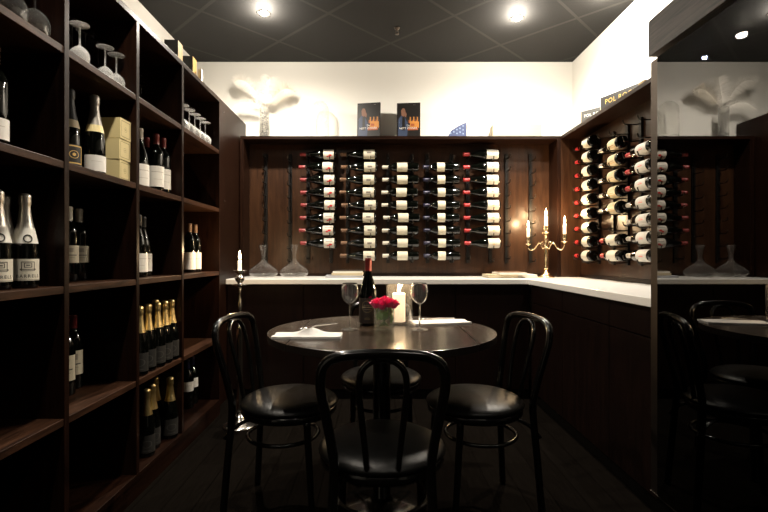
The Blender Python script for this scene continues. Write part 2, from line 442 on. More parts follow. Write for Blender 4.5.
# ------------------------------------------------------------------ tall glass-fronted cabinet on the right
GX = .98; GY1 = 1.675; GY0 = .34; GB = E-.82; GT = E+.712
gc = thing('wine_cabinet', 'tall black wine cabinet with mirror-like glass door at the right', 'cabinet', (GX, 1.0, 0)); o0 = (GX, 1.0, 0)
inv(MB().box((GX+.03, GY0, GB), (XR-.01, GY1, GB+.02), M['cabinside']).box((GX+.03, GY0, GT-.02), (XR-.01, GY1, GT), M['cabinside'])
    .box((GX+.03, GY1-.018, GB+.02), (XR-.01, GY1, GT-.02), M['cabinside']).box((GX+.03, GY0, GB+.02), (XR-.01, GY0+.018, GT-.02), M['cabinside'])
    .box((XR-.03, GY0+.018, GB+.02), (XR-.01, GY1-.018, GT-.02), M['cabinside']), o0).build('carcass', gc)
dr = inv(MB().box((GX+.004, GY1-.045, GB), (GX+.029, GY1, GT), M['steel']).box((GX, GY0, GB), (GX+.029, GY0+.04, GT), M['steel'])
    .box((GX+.012, GY0+.04, GB), (GX+.029, GY1-.045, GB+.012), M['black']).box((GX+.012, GY0+.04, GT-.006), (GX+.029, GY1-.045, GT), M['black']), o0).build('door', gc, bevel=.001)
inv(MB().box((GX, GY0+.0405, GB+.001), (GX+.006, GY1-.0455, GT-.001), M['cabglass']), o0).build('glass_pane', dr)
for k in range(5):
    z = GB+.25+.24*k
    inv(MB().box((GX+.10, GY0+.02, z), (XR-.035, GY1-.02, z+.012), M['cabinside']), o0).build('shelf', gc)
inv(MB().box((GX+.02, GY0, 0), (XR-.01, GY1-.01, GB-.003), M['blackpaint']), o0).build('plinth', gc)
inv(MB().box((GX+.0, GY0, GB-.006), (GX+.02, GY1, GB-.003), M['steel']), o0).build('trim_strip', gc)
for yy, col, s, rr in ((1.565, (.70, .82, 1), 3500, .008), (1.405, (1, .86, .55), 5000, .014)):
    lp = inv(MB().lathe([(0, -.012), (rr*.7, -.010), (rr, -.003), (rr, 0)], emission('cabinet_led', col, s), 12, (1.10, yy, GT-.026)), o0).build('lamp', gc)
    inv(MB().lathe([(rr+.004, -.002), (rr+.006, .004), (rr+.006, .006)], M['chrome'], 14, (1.10, yy, GT-.026), caps=False), o0).build('lamp_ring', lp)
fa = MB().box((GX-.002, GY0, GT+.02), (GX+.045, GY1+.005, E+.862), M['fascia']).build('wood_fascia', bevel=.0015)
tag(fa, 'dark rough-grained wood fascia board above the black wine cabinet', 'fascia')
fb = MB().box((GX+.05, GY0, GT+.001), (XR-.002, GY1-.02, E+.86), M['blackpaint']).build('cabinet_topper')
tag(fb, 'black boxed infill above the wine cabinet behind the fascia', 'panel')

# ------------------------------------------------------------------ racks
RZ = [E+.868-.1062*i for i in range(9)]
def rack_strip(label, neck, side, a):
    """side 'back': a = x; side 'right': a = y"""
    if side == 'back': t = thing('rack_strip', label, 'wine rack', (a, PY, E+.41), (0, 0, 0), 'metal rack strips')
    else: t = thing('rack_strip', label, 'wine rack', (PX, a, E+.41), (0, 0, R(-90)), 'metal rack strips')
    MB().box((-.0145, -.016, -.455), (.0145, -.0006, .475), M['black']).build('post', t, bevel=.001)
    dz = -.0255 if neck else -.0485
    rr = .062 if neck else .090
    for z in RZ:
        h = MB(); z = z-E-.41+dz
        h.tube(catmull([(0, -.016, z+.004), (0, -.04, z), (0, -.105 if neck else -.118, z), (0, -.118 if neck else -.130, z+.012), (0, -.122 if neck else -.134, z+.026)], 4), .0042, M['hook'], 6)
        h.build('hook', t)
    return t
DB = 3.912                                # axis of bottles on back racks
COLS = [  # name, base X, neck strip px, body strip px
    ('empty left', None, 265.6, 290), ('red-capped red-emblem', -.3436, 308, 331), ('tan-capped', .0, 347.5, 371),
    ('white-capped', .348, 388, 412), ('navy-capped', .691, 427.5, 451.5), ('bright red-capped', 1.031, 468, 490.6), ('empty right', None, 507, 531)]
def pxX(px, d): return (px-377)/466*d
descr = {'empty left': ('bare black rack strip nearest the left end of the back display', 'second bare black rack strip from the left, behind the right decanter'),
         'empty right': ('bare black rack strip just right of the bright red capped column', 'bare black rack strip behind the candelabra at the right end')}
for nm, bx, p0, p1 in COLS:
    for k, p in enumerate((p0, p1)):
        lab = descr[nm][k] if bx is None else 'black rack strip %s the %s bottles on the back wall' % (('behind the necks of', 'behind the bodies of')[k], nm)
        rack_strip(lab, k == 0, 'back', pxX(p, 3.965))
RC = [('farthest', 3.43), ('middle', 3.03), ('nearest', 2.69)]
for nm, by in RC:
    rack_strip('black rack strip behind the necks of the %s bottle column on the right wall' % nm, True, 'right', by+.235)
    rack_strip('black rack strip behind the bodies of the %s bottle column on the right wall' % nm, False, 'right', by+.05)

# ------------------------------------------------------------------ bottles
BURG = [(0, .006), (.02, .004), (.034, 0), (.0395, .004), (.041, .012), (.041, .128), (.0395, .145), (.034, .172), (.026, .198), (.0185, .222), (.0155, .238), (.0145, .250), (.0145, .300), (0, .300)]
BORD = [(0, .006), (.02, .004), (.033, 0), (.036, .004), (.0372, .010), (.0372, .192), (.0355, .206), (.029, .222), (.0195, .234), (.0155, .243), (.0145, .252), (.0142, .30), (0, .30)]
CHAM = [(0, .008), (.02, .006), (.034, 0), (.0375, .004), (.0388, .012), (.0388, .118), (.0375, .140), (.033, .168), (.0265, .196), (.021, .222), (.0175, .245), (.0145, .275), (.0145, .30), (0, .30)]
def bottle(kind, label, group, cap, lab, lz=(.02, .11), lhalf=1.75, capz=.25, loc=(0,0,0), rot=(0,0,0), neck=None, name='wine_bottle'):
    t = thing(name, label, 'bottle', loc, rot, group)
    prof = {'burg': BURG, 'bord': BORD, 'cham': CHAM}[kind]
    MB().lathe(prof, M['bottle'], 22).build('glass_body', t)
    if kind == 'cham':
        fz = .196
        def wob(a, z): return .03*math.sin(a*7+z*300) if z > .2 else 0
        MB().lathe([(.0272, fz), (.0216, .222), (.0182, .245), (.0157, .272), (.0158, .278), (.0176, .283), (.0182, .292), (.0175, .302), (.0182, .306), (.0172, .314), (.011, .319), (0, .32)], M[cap], 20, caps=False, wob=wob).build('foil', t)
        r = .0393
    else:
        MB().lathe([(.0152, capz), (.0152, .290), (.0160, .2915), (.0160, .298), (.0152, .3), (.0152, .302), (.013, .304), (0, .304)], M[cap], 16, caps=False).build('capsule', t)
        r = .0415 if kind == 'burg' else .0377
    if lab:
        MB().arc_label(r, lz[0], lz[1], lhalf, lab).build('label', t)
    if neck:
        n = MB(); k0 = len(n.v)
        prof2 = neck[1:]
        seg = 20
        n.lathe(list(prof2), neck[0], seg, caps=False); n.build('neck_label', t)
    return t
LA = label_mat('label_red_figure', (.56, .52, .45), [(.36, .50, .20, .52, (.55, .02, .02), 'e'), (.30, .40, .45, .72, (.55, .02, .02), 'e'), (.62, .66, .2, .8, (.15, .13, .11)), (.05, .95, .03, .05, (.4, .3, .2))])
LB = label_mat('label_cream_word', (.56, .52, .41), [(.44, .56, .30, .70, (.16, .14, .12)), (.70, .72, .25, .75, (.5, .42, .3))])
LC = label_mat('label_cream_lined', (.56, .52, .41), [(.35, .37, .15, .85, (.55, .48, .36)), (.46, .48, .1, .9, (.6, .53, .4)), (.58, .60, .2, .8, (.55, .48, .36))])
LD = label_mat('label_ivory', (.57, .53, .42), [(.42, .60, .42, .58, (.62, .55, .38)), (.3, .32, .1, .9, (.62, .55, .4))])
LE = label_mat('label_white_gold', (.58, .56, .50), [(.42, .52, .42, .62, (.72, .52, .22), 'e'), (.62, .65, .3, .7, (.5, .45, .38))])
LR1 = label_mat('label_right_white', (.50, .47, .39), [(.48, .50, .2, .8, (.5, .46, .4)), (.56, .57, .25, .75, (.6, .55, .48))])
LR2 = label_mat('label_right_gold', (.48, .41, .26), [(.30, .34, .05, .95, (.5, .3, .1)), (.40, .44, .2, .8, (.35, .2, .08)), (.6, .63, .1, .6, (.55, .38, .16))])
LR3 = label_mat('label_right_redprint', (.50, .48, .43), [(.46, .50, .3, .7, (.6, .12, .1)), (.54, .56, .35, .65, (.6, .2, .18)), (.6, .61, .3, .7, (.5, .4, .38))])
ROTB = (0, R(-90), 0)
ROTR = tuple((Matrix.Rotation(R(-90), 4, 'X') @ Matrix.Rotation(R(-90), 4, 'Z')).to_euler())
def column(kind, rows, bx, cap, lab, lz, half, nm, group, jit, capz=.25):
    src = None; lst = list(rows)
    for k, r in enumerate(lst):
        lb = '%s, %s of its back rack column' % (nm, ORD[k] if k < len(lst)-1 else 'lowest')
        loc = (bx+jit[k % len(jit)]*.0084, DB, RZ[r])
        rot = tuple((Matrix.Rotation(R(-90)+rnd.uniform(-.004, .004), 4, 'Y') @ Matrix.Rotation(rnd.uniform(-.22, .22), 4, 'Z')).to_euler())
        if src is None: src = bottle(kind, lb, group, cap, lab, lz, half, capz, loc, rot)
        else: dup(src, loc, rot, lb)
column('burg', range(0, 8), -.3436, 'red', LA, (.016, .102), 1.5, 'red-capped red-figure bottle', 'red figure bottles in the back rack', [0, -1, .3, .6, .9, 0, -.8, .4])
column('burg', range(0, 9), .0, 'tan', LB, (.016, .108), 1.5, 'tan-capped dark-word bottle', 'tan capped bottles in the back rack', [-.4, .2, -1, -1.2, .6, -1.2, .2, 0, -.6])
column('bord', range(1, 9), .348, 'whitecap', LC, (.094, .18), 1.45, 'white-capped cream-label bottle', 'white capped bottles in the back rack', [0, .1, -.8, -.6, 1, -.2, .3, .2])
column('bord', range(1, 9), .691, 'navy', LD, (.122, .186), 1.45, 'navy-capped ivory-label bottle', 'navy capped bottles in the back rack', [-.4, 0, .2, .3, 0, .5, .6, .5])
column('burg', range(0, 8), 1.031, 'brightred', LE, (.014, .110), 1.5, 'bright red-capped white-label bottle', 'bright red capped bottles in the back rack', [-.7, -.5, -.6, -.5, 0, 0, .5, .7])
BXR = 1.597
def rcolumn(kind, rows, by, cap, lab, lz, half, nm, group, lowest=True, first='top'):
    src = None; lst = list(rows)
    for k, r in enumerate(lst):
        od = ORD[k] if k < len(lst)-1 or len(lst) < 3 else 'lowest'
        if len(lst) == 2: od = ('upper', 'lower')[k]
        lb = '%s in the right rack, %s' % (nm, od)
        loc = (BXR, by+rnd.uniform(-.006, .006)-(.022 if kind == 'bord' else 0), RZ[r])
        m = Matrix.Rotation(R(-90), 4, 'X') @ Matrix.Rotation(R(-90)+rnd.uniform(-.15, .15), 4, 'Z')
        rot = tuple(m.to_euler())
        if src is None: src = bottle(kind, lb, group, cap, lab, lz, half, .25, loc, rot)
        else: dup(src, loc, rot, lb)
rcolumn('burg', range(0, 9), 3.43, 'brightred', LR1, (.03, .122), 1.6, 'red-capped white-label bottle of the farthest column', 'farthest column in the right rack')
rcolumn('burg', range(1, 6), 3.03, 'greyfoil', LR2, (.03, .125), 1.6, 'gold-banded label bottle of the middle column', 'gold banded bottles in the right rack')
rcolumn('bord', (7, 8), 3.03, 'brightred', LR1, (.05, .17), 1.6, 'white-label bottle low in the middle column', 'low pair in the right rack')
rcolumn('bord', range(2, 5), 2.69, 'brightred', LR3, (.04, .15), 1.6, 'red-capped red-print bottle of the nearest column', 'red capped bottles in the nearest right column')
rcolumn('bord', range(5, 9), 2.69, 'greyfoil', LR3, (.04, .15), 1.6, 'grey-capped red-print bottle low in the nearest column', 'grey capped bottles in the nearest right column')

# ---- bottles standing in the shelving
def face(phi): return (0, 0, R(phi))
GOLDL = label_mat('label_black_gold', (.015, .013, .010), [(.05, .95, .04, .96, (.62, .40, .12)), (.12, .88, .10, .90, (.015, .013, .010)), (.28, .72, .3, .7, (.62, .40, .12), 'o'), (.42, .58, .42, .58, (.62, .40, .12), 'e')])
WHITE = label_mat('label_plain_white', (.85, .83, .78), [(.3, .7, .60, .63, (.6, .57, .5))])
WHITE2 = label_mat('label_white_ruled', (.82, .79, .72), [(.2, .8, .70, .73, (.5, .46, .4)), (.3, .7, .35, .37, (.55, .5, .44))])
CREAML = label_mat('label_cream_print', (.62, .56, .42), [(.2, .8, .42, .47, (.1, .09, .08)), (.35, .65, .62, .86, (.35, .31, .24)), (.3, .7, .3, .32, (.3, .27, .2))])
BARR = label_mat('label_barrels', (.82, .78, .66), [(.02, .98, .02, .05, (.3, .27, .2)), (.30, .70, .50, .88, (.12, .11, .09)), (.33, .67, .54, .84, (.80, .76, .64)), (.38, .62, .60, .82, (.12, .11, .09)), (.41, .59, .63, .79, (.78, .74, .62)), (.44, .56, .68, .74, (.12, .11, .09)), (.26, .34, .47, .56, (.12, .11, .09), 'e'), (.66, .74, .47, .56, (.12, .11, .09), 'e'), (.30, .70, .44, .47, (.12, .11, .09))])
GREYL = label_mat('label_grey', (.018, .017, .015), [(.25, .75, .3, .7, (.07, .066, .06), 'o'), (.3, .7, .12, .15, (.07, .066, .06))])
z = SZ['L5']+.0005
def barrels(label, loc, phi):
    t = bottle('cham', label, 'sparkling wines with barrel labels', 'silverfoil', BARR, (.026, .098), 1.25, loc=loc, rot=face(phi), name='sparkling_wine_bottle',
               neck=(M['signwhite'], (.0372, .150), (.0345, .164), (.0277, .197), (.0265, .202)))
    t.scale = (.95, .95, .95)
    lb = [c for c in t.children if c.name.startswith('label')][0]
    def fn(u, v, r=.0398, zz=.0405): a = -PI/2+u/r; return (r*math.cos(a), r*math.sin(a), zz+v)
    MB().poly_text('BARRELS', .0150, M['signblack'], fn, 1.25).build('lettering', lb)
    nl = [c for c in t.children if c.name.startswith('neck_label')][0]
    e = MB(); n = 18
    def nf(a, rr):   # round badge hugging the sloped collar
        u = rr*math.cos(a); v = .166+rr*math.sin(a); r = .0372+(v-.150)*(-.0095/.047) + .0012
        an = -PI/2+u/r; return (r*math.cos(an), r*math.sin(an), v)
    vs = [nf(2*PI*k/n, .0138) for k in range(n)]+[nf(2*PI*k/n, .0100) for k in range(n)]
    i0 = e.add(vs)
    for k in range(n): e.face((i0+k, i0+(k+1) % n, i0+n+(k+1) % n, i0+n+k), M['signblack'])
    e.build('badge', nl)
    return t
barrels('silver-necked sparkling bottle with barrel label, rightmost of its trio', (-1.133, 1.50, z), 50)
barrels('silver-necked sparkling bottle with barrel label, cut by the photo edge', (-1.153, 1.416, z), 50)
barrels('silver-necked sparkling bottle standing behind the two barrel label ones', (-1.222, 1.53, z), 45)
z = SZ['L4']+.0005
bottle('bord', 'white-label bottle at the left photo edge above the sparkling trio', None, 'tan', WHITE, (.022, .085), 1.5, loc=(-1.142, 1.388, z), rot=face(50))
bottle('cham', 'dark sparkling bottle with gold-framed black label beside the shelf upright', 'sparkling wines by the gift boxes', 'plastic', GOLDL, (.025, .10), 1.0, loc=(-1.178, 1.787, z), rot=face(55), name='sparkling_wine_bottle',
       neck=(M['beige'], (.0345, .166), (.0305, .182), (.0275, .197)))
bottle('cham', 'grey-foiled sparkling bottle with large white label beside the cream boxes', 'sparkling wines by the gift boxes', 'greyfoil', WHITE, (.012, .075), 1.35, loc=(-1.128, 1.862, z), rot=face(45), name='sparkling_wine_bottle',
       neck=(M['cream'], (.0338, .168), (.0305, .182), (.0277, .197)))
bx = label_mat('gift_box_face', (.74, .62, .32), [(.10, .90, .10, .90, (.34, .26, .10)), (.13, .87, .13, .87, (.76, .64, .34)), (.38, .62, .38, .62, (.34, .25, .09), 'o'), (.46, .54, .46, .54, (.34, .25, .09), 'e')])
for k, nm in enumerate(('bottom', 'middle', 'top')):
    b = MB().box((-.065, -.043, 0), (.065, .043, .086), M['cream'], skip=('+x',))
    b.quad([(.065, -.043, 0), (.065, .043, 0), (.065, .043, .086), (.065, -.043, .086)], bx, [(0, 0), (1, 0), (1, 1), (0, 1)])
    o = b.build('gift_box', loc=(-1.152+.002*k, 2.008, z+k*.0885), rot=(0, 0, R((1.5, -1, .5)[k])))
    tag(o, 'cream gift box with a round emblem, %s of the stack of three' % nm, 'box', 'cream gift boxes')
bottle('burg', 'white-capped bottle with white label beside the red-capped group', None, 'whitecap', WHITE2, (.02, .125), 1.5, loc=(-1.165, 2.29, z), rot=face(50))
for lb, x, y in (('red-capped bottle with big white label, front left of its group', -1.135, 2.395), ('red-capped bottle with big white label, right end of its group', -1.137, 2.478), ('red-capped bottle standing behind the other two on its shelf', -1.217, 2.462)):
    bottle('bord', lb, 'red capped bottles on the third bay shelf', 'wine_red', WHITE2, (.03, .135), 1.5, loc=(x, y, z), rot=face(42))
z = SZ['L5']+.0005
for lb, x, y in (('pale-capped bottle with cream printed label, right of the pair', -1.272, 1.99), ('pale-capped bottle with cream printed label, against the upright', -1.255, 1.895)):
    bottle('bord', lb, 'pale capped pair in the second bay', 'whitecap', CREAML, (.075, .145), 1.2, .245, loc=(x, y, z), rot=face(40))
bottle('burg', 'dark-capped bottle with white label alone in the third bay', 'dark capped pair in the third bay', 'plastic', WHITE2, (.025, .115), 1.4, loc=(-1.197, 2.385, z), rot=face(35))
bottle('burg', 'dark-capped bottle half hidden behind the upright, third bay', 'dark capped pair in the third bay', 'plastic', WHITE2, (.025, .115), 1.4, loc=(-1.162, 2.27, z), rot=face(35))
for lb, x, y in (('tan-capped bottle with white label, right of the far bay pair', -1.167, 2.99), ('tan-capped bottle with white label, left of the far bay pair', -1.162, 2.885)):
    bottle('bord', lb, 'tan capped pair in the far bay', 'tan', WHITE, (.02, .125), 1.3, loc=(x, y, z), rot=face(35))
z = SZ['L7']+.0005
for lb, x, y in (('dark red capped bottle on the low shelf of the second bay', -1.272, 1.95), ('dark bottle half hidden by the upright on the low second bay shelf', -1.240, 1.85)):
    bottle('bord', lb, 'low pair in the second bay', 'wine_red', CREAML, (.06, .16), 1.1, loc=(x, y, z), rot=face(40))
src = None
for lb, x, y in (('front gold-foiled sparkling bottle of the clustered half dozen', -1.102, 2.335), ('gold-foiled sparkling bottle second from the right of the cluster', -1.101, 2.415), ('gold-foiled sparkling bottle at the right end of the cluster', -1.101, 2.494),
                 ('gold-foiled sparkling bottle left of the front one in the cluster', -1.108, 2.252), ('gold-foiled sparkling bottle peeking out behind the cluster', -1.183, 2.49), ('gold-foiled sparkling bottle hidden by the upright left of the cluster', -1.104, 2.165)):
    if src is None: src = bottle('cham', lb, 'gold foiled sparkling bottles', 'gold', GREYL, (.02, .105), 1.3, loc=(x, y, z), rot=face(40), name='sparkling_wine_bottle')
    else: dup(src, (x, y, z), face(40+rnd.uniform(-15, 15)), lb)
z = SZ['B']+.0005
for lb, x, y in (('gold-foiled sparkling bottle standing alone on the bottom board', -1.103, 2.485), ('gold-foiled sparkling bottle nearest on the bottom board, left of three', -1.118, 2.262), ('gold-foiled sparkling bottle on the bottom board, middle of three', -1.134, 2.35), ('gold-foiled sparkling bottle on the bottom board, rear of three', -1.182, 2.487)):
    dup(src, (x, y, z), face(40+rnd.uniform(-15, 15)), lb, 'gold foiled sparkling bottles on the bottom board')
for lb, x, y in (('navy-capped bottle on the bottom board of the far bay, left', -1.205, 2.965), ('navy-capped bottle on the bottom board of the far bay, right', -1.213, 3.06)):
    bottle('bord', lb, 'navy capped pair on the bottom board', 'navy', WHITE, (.11, .17), 1.0, loc=(x, y, z), rot=face(35))

# ------------------------------------------------------------------ stemware upside down on the top shelf
def stem_glass(label, cat, group, h, br, fr, loc, up=False, gm='glass_bright', bowl_h=None):
    t = thing('wine_glass', label, cat, loc, (0, 0, 0), group)
    bh = bowl_h or h*.5
    bowl = [(.0035, h-bh), (br*.45, h-bh+.008), (br*.85, h-bh*.72), (br, h-bh*.5), (br*.95, h-bh*.22), (br*.82, h)]
    bowl = [tuple(p) for p in catmull([(r, zz, 0) for r, zz in bowl], 3)]; bowl = [(p[0], p[1]) for p in bowl]
    inner = [(max(r-.0017, .001), zz if zz > h-bh+.004 else zz+.002) for r, zz in bowl]
    parts = {'bowl': bowl+inner[::-1], 'stem': [(.0035, h-bh+.001), (.0032, h*.3), (.0036, .012), (.006, .006)][::-1], 'foot': [(0, 0), (fr*.9, 0), (fr, .0015), (fr*.96, .003), (.006, .006), (0, .0065)]}
    for n, p in parts.items():
        if not up: p = [(r, h-zz) for r, zz in p][::-1]
        MB().lathe(p, M[gm], 24, caps=False).build(n, t)
    return t
z = SZ['L3']+.0004
def glassset(items, h, br, fr, group, gm='glass_bright'):
    s = None
    for lb, x, y in items:
        if s is None: s = stem_glass(lb, 'glass', group, h, br, fr, (x, y, z), gm=gm)
        else: dup(s, (x, y, z), None, lb)
glassset([('large upturned wine glass beside the first upright, right of two', -1.125, 1.532), ('large upturned wine glass in the photo corner, left of two', -1.125, 1.432)], .2, .044, .036, 'large upturned glasses in the near bay', 'glass_table')
glassset([('small upturned glass next to the upright in the second bay', -1.120, 1.755), ('small upturned glass in the middle of the second bay front row', -1.135, 1.945), ('small upturned glass at the right end of the second bay front row', -1.130, 2.020)], .16, .034, .034, 'small upturned glasses in the second bay')
glassset([('tall upturned glass in the second bay back row, left', -1.215, 1.855), ('tall upturned glass in the second bay back row, middle', -1.215, 1.94), ('tall upturned glass in the second bay back row, right', -1.208, 2.018)], .225, .036, .034, 'tall upturned glasses at the back of the second bay', 'realglass')
glassset([('dim upturned glass in the third bay, farther one', -1.235, 2.44), ('dim upturned glass in the third bay, nearer one', -1.205, 2.335)], .19, .036, .034, 'dim upturned glasses in the third bay', 'realglass')
glassset([('bright upturned glass in the far bay front row, %s' % n, -1.115, 2.68+.0865*k) for k, n in enumerate(('first from the left', 'second from the left', 'third from the left', 'second from the right', 'rightmost'))], .155, .036, .034, 'bright upturned glasses in the far bay')
glassset([('tall upturned glass behind the far bay front row, %s' % n, -1.205, 2.76+.12*k) for k, n in enumerate(('left', 'middle', 'right'))], .235, .038, .035, 'tall upturned glasses in the far bay', 'realglass')

# ------------------------------------------------------------------ on top of the shelving
for lb, x, y, h in (('dark gift box with gold side on top of the shelving, nearer', -1.235, 2.83, .233), ('dark gift box with gold side on top of the shelving, farther', -1.2535, 3.10, .252)):
    b = MB().box((-.04, -.04, 0), (.04, .04, h), M['signgrey'], skip=('+x',)); b.quad([(.04, -.04, 0), (.04, .04, 0), (.04, .04, h), (.04, -.04, h)], M['goldcard'])
    tag(b.build('bottle_gift_box', loc=(x, y, ZT+.0005), rot=(0, 0, R(4))), lb, 'box', 'dark gift boxes on the shelving')
o = MB().box((-.012, -.012, 0), (.012, .012, .185), M['paper']).build('small_white_box', loc=(-1.185, 3.125, ZT+.0005)); tag(o, 'small white box past the dark gift boxes on the shelving', 'box')
# ------------------------------------------------------------------ on top of the back display case
def book(label, px, d, rot, lean):
    w, h, t = .195, .303, .018
    o = thing('book', label, 'book', (pxX(px, d), d, FT+.0008), (R(-lean), 0, R(rot)), 'cookbooks on the display case')
    cov = mat('book_cover', (.0065, .005, .0042), .4)
    c = MB().box((-w/2, -t/2, 0), (w/2, -t/2+.002, h), cov).box((-w/2, t/2-.002, 0), (w/2, t/2, h), cov).box((-w/2, -t/2, 0), (-w/2+.002, t/2, h), cov)
    yy = -t/2-.0006
    def pl(pts, m, dy=0): c.quad([(x*w-w/2, yy-dy, z*h) for x, z in pts], m)
    sk = mat('print_skin', (.16, .075, .045), .5); jk = mat('print_denim', (.022, .036, .075), .5); org = mat('print_orange', (.26, .06, .014), .5); yel = mat('print_yellow', (.42, .17, .03), .5); wh = mat('print_white', (.68, .64, .58), .5); rd = mat('print_brown', (.05, .02, .012), .5)
    for k in range(9):
        x = .50+.05*k; zz = .50+.10*abs(math.sin(k*2.1))
        pl([(x, .42), (x+.05, .42), (x+.045, zz), (x+.005, zz+.02)], (org, yel, rd)[k % 3])
    pl([(.55, .30), (.95, .28), (.95, .46), (.58, .48)], yel, .0002); pl([(.45, .22), (.9, .22), (.92, .30), (.5, .32)], org, .0003); pl([(.6, .34), (.75, .34), (.75, .40), (.6, .41)], org, .0005)
    pl([(.06, .0), (.44, .0), (.48, .40), (.34, .60), (.18, .64), (.07, .55)], jk, .0004)
    pl([(.22, .22), (.36, .22), (.34, .60), (.24, .62)], cov, .0006)
    pl([(.20, .64), (.30, .61), (.36, .66), (.37, .76), (.33, .84), (.24, .85), (.18, .78)], sk, .0007)
    pl([(.33, .62), (.40, .58), (.42, .68), (.38, .74), (.35, .70)], sk, .0009)
    for txt, sz, zz in (('De', .022, .355), ('NETT STONER', .0225, .275)):
        c.poly_text(txt, sz, wh, lambda u, v: (u-.002, yy-.0012, zz*h+v))
    c.poly_text('........', .012, wh, lambda u, v: (u+.05, yy-.0012, .95*h+v))
    c.build('cover', o)
    MB().box((-w/2+.003, -t/2+.002, .003), (w/2-.003, t/2-.002, h-.003), M['paper']).build('pages', o)
book('dark cookbook with a man in blue on its cover, left of two', 368.5, 3.885, -10, 5)
book('dark cookbook with a man in blue on its cover, right of two', 408.5, 3.885, -6, 5)
# fan of blue leaflets
lf = thing('leaflet_stack', 'fanned stack of blue and white printed leaflets on the display case', 'leaflets', (pxX(456, 3.87), 3.87, FT+.0006), (0, 0, R(10)))
w_ = MB()
f0 = [(-.085, -.055, 0), (.070, -.060, 0), (.068, -.058, .118), (.0, -.056, .085), (-.06, -.055, .045)]
b0 = [(x*.97+.006, y+.05, z) for x, y, z in f0]
n = w_.add(f0+b0)
w_.face((n, n+1, n+2, n+3, n+4), M['blue'], False, [(0, 0), (1, 0), (1, 1), (.55, .72), (.16, .38)])
w_.face((n+9, n+8, n+7, n+6, n+5), M['paper'])
for k in range(5): w_.face((n+k, n+5+k, n+5+(k+1) % 5, n+(k+1) % 5), M['blue' if k in (2, 3, 4) else 'paper'], False, [(0, 0), (0, 1), (1, 1), (1, 0)])
w_.build('printed_cover', lf)
for k in range(6):
    a = R(4+14*k); m = MB()
    x1, z1 = .072+.068*math.cos(a), .004+.115*math.sin(a)*.95
    m.box((0, 0, 0), (1, 1, 1), M['paper'])
    q = [(.071, -.054+.004*k, .002+.001*k), (.074, -.054+.004*k, .002), (.074, -.02+.004*k, .002), (.071, -.02+.004*k, .002+.001*k)]
    m.v = q+[(x1, q[0][1], z1), (x1+.003, q[1][1], z1), (x1+.003, q[2][1], z1), (x1, q[3][1], z1)]
    m.build('page', lf)
o = MB().box((-.205, -.05, 0), (.205, .05, .115), mat('ivory_card', (.46, .39, .27), .6, bump=.1, bscale=25)).build('long_carton', loc=(pxX(515.5, 3.93), 3.93, FT+.0005), bevel=.002)
tag(o, 'long low ivory carton lying on the display case at the right', 'box')
# cloche
cl = thing('glass_cloche', 'clear glass dome standing on the display case by the feather vase', 'cloche', (pxX(319.5, 3.905), 3.905, FT+.0004))
pr = [(.078, .008), (.078, .24)]+[(.078*math.cos(a), .24+.078*math.sin(a)) for a in [R(10*i) for i in range(1, 9)]]+[(.0, .318)]
MB().lathe(pr+[(max(r-.0022, 0), z-.002 if z > .25 else z) for r, z in pr[::-1]], M['cloche'], 32, caps=False).build('dome', cl)
MB().lathe([(0, 0), (.079, 0), (.079, .008), (0, .008)], M['paper'], 32).build('base', cl)
# vase with feathers
vz = thing('feather_vase', 'clear vase of white ostrich plumes on the display case', 'vase', (pxX(264.5, 3.90), 3.90, FT+.0004))
MB().lathe([(0, 0), (.038, 0), (.039, .004), (.039, .265), (.0365, .265), (.0365, .008), (0, .008)], M['cloche'], 28).build('glass_body', vz)
cr_ = MB()
for k in range(170):
    a = rnd.uniform(0, 2*PI); rr = .028*math.sqrt(rnd.random()); zz = rnd.uniform(.016, .225); s = rnd.uniform(.005, .0085)
    mt = Matrix.Translation((rr*math.cos(a), rr*math.sin(a), zz)) @ Euler((rnd.uniform(0, 3), rnd.uniform(0, 3), rnd.uniform(0, 3))).to_matrix().to_4x4()
    n = cr_.add([mt @ Vector(p)*1 for p in [(s,0,0),(-s,0,0),(0,s,0),(0,-s,0),(0,0,s*1.3),(0,0,-s*1.3)]])
    for q in ((0,2,4),(2,1,4),(1,3,4),(3,0,4),(2,0,5),(1,2,5),(3,1,5),(0,3,5)): cr_.face([n+i for i in q], M['crystal'])
cr_.build('crystal_filling', vz, kind='stuff')
def plume(parent, pts, width, m, dens=95, droop=.5):
    rc = catmull(pts, 12); N = len(rc); f = MB()
    f.tube(rc, lambda t: .0022*(1-t*.8), m, 5)
    for k in range(dens):
        t = .32+.68*k/dens; i = min(int(t*(N-1)), N-2); fr = t*(N-1)-i
        p = rc[i].lerp(rc[i+1], fr); tg = (rc[i+1]-rc[i]).normalized()
        env = math.sin(PI*min(1, (t-.30)/.70*.93+.05))**.55
        for sgn in (-1, 1):
            for rep in range(2):
                sd = tg.cross(Vector((0, 1, 0))); sd = sd.normalized() if sd.length > 1e-4 else Vector((1, 0, 0))
                d = (sd*sgn+tg*rnd.uniform(.15, .75)+Vector((rnd.uniform(-.25, .25), rnd.uniform(-.7, .5), 0))).normalized()
                L_ = width*env*rnd.uniform(.5, 1.15); w = .0011
                a = p; pts2 = [a]
                for st in range(4):
                    d = (d+Vector((0, 0, -droop*.22))+Vector((rnd.uniform(-.12, .12), rnd.uniform(-.12, .12), rnd.uniform(-.08, .08)))).normalized()
                    a = a+d*L_/4; pts2.append(a)
                n = len(f.v); off = Vector((w, w, w))*.6
                for j, q in enumerate(pts2):
                    q = Vector((q.x, min(q.y, .098), q.z))
                    s = (1-.75*j/4); f.v += [tuple(q-tg*w*s), tuple(q+tg*w*s)]
                for j in range(4): f.face((n+2*j, n+2*j+1, n+2*j+3, n+2*j+2), m)
    return f.build('plume', parent)
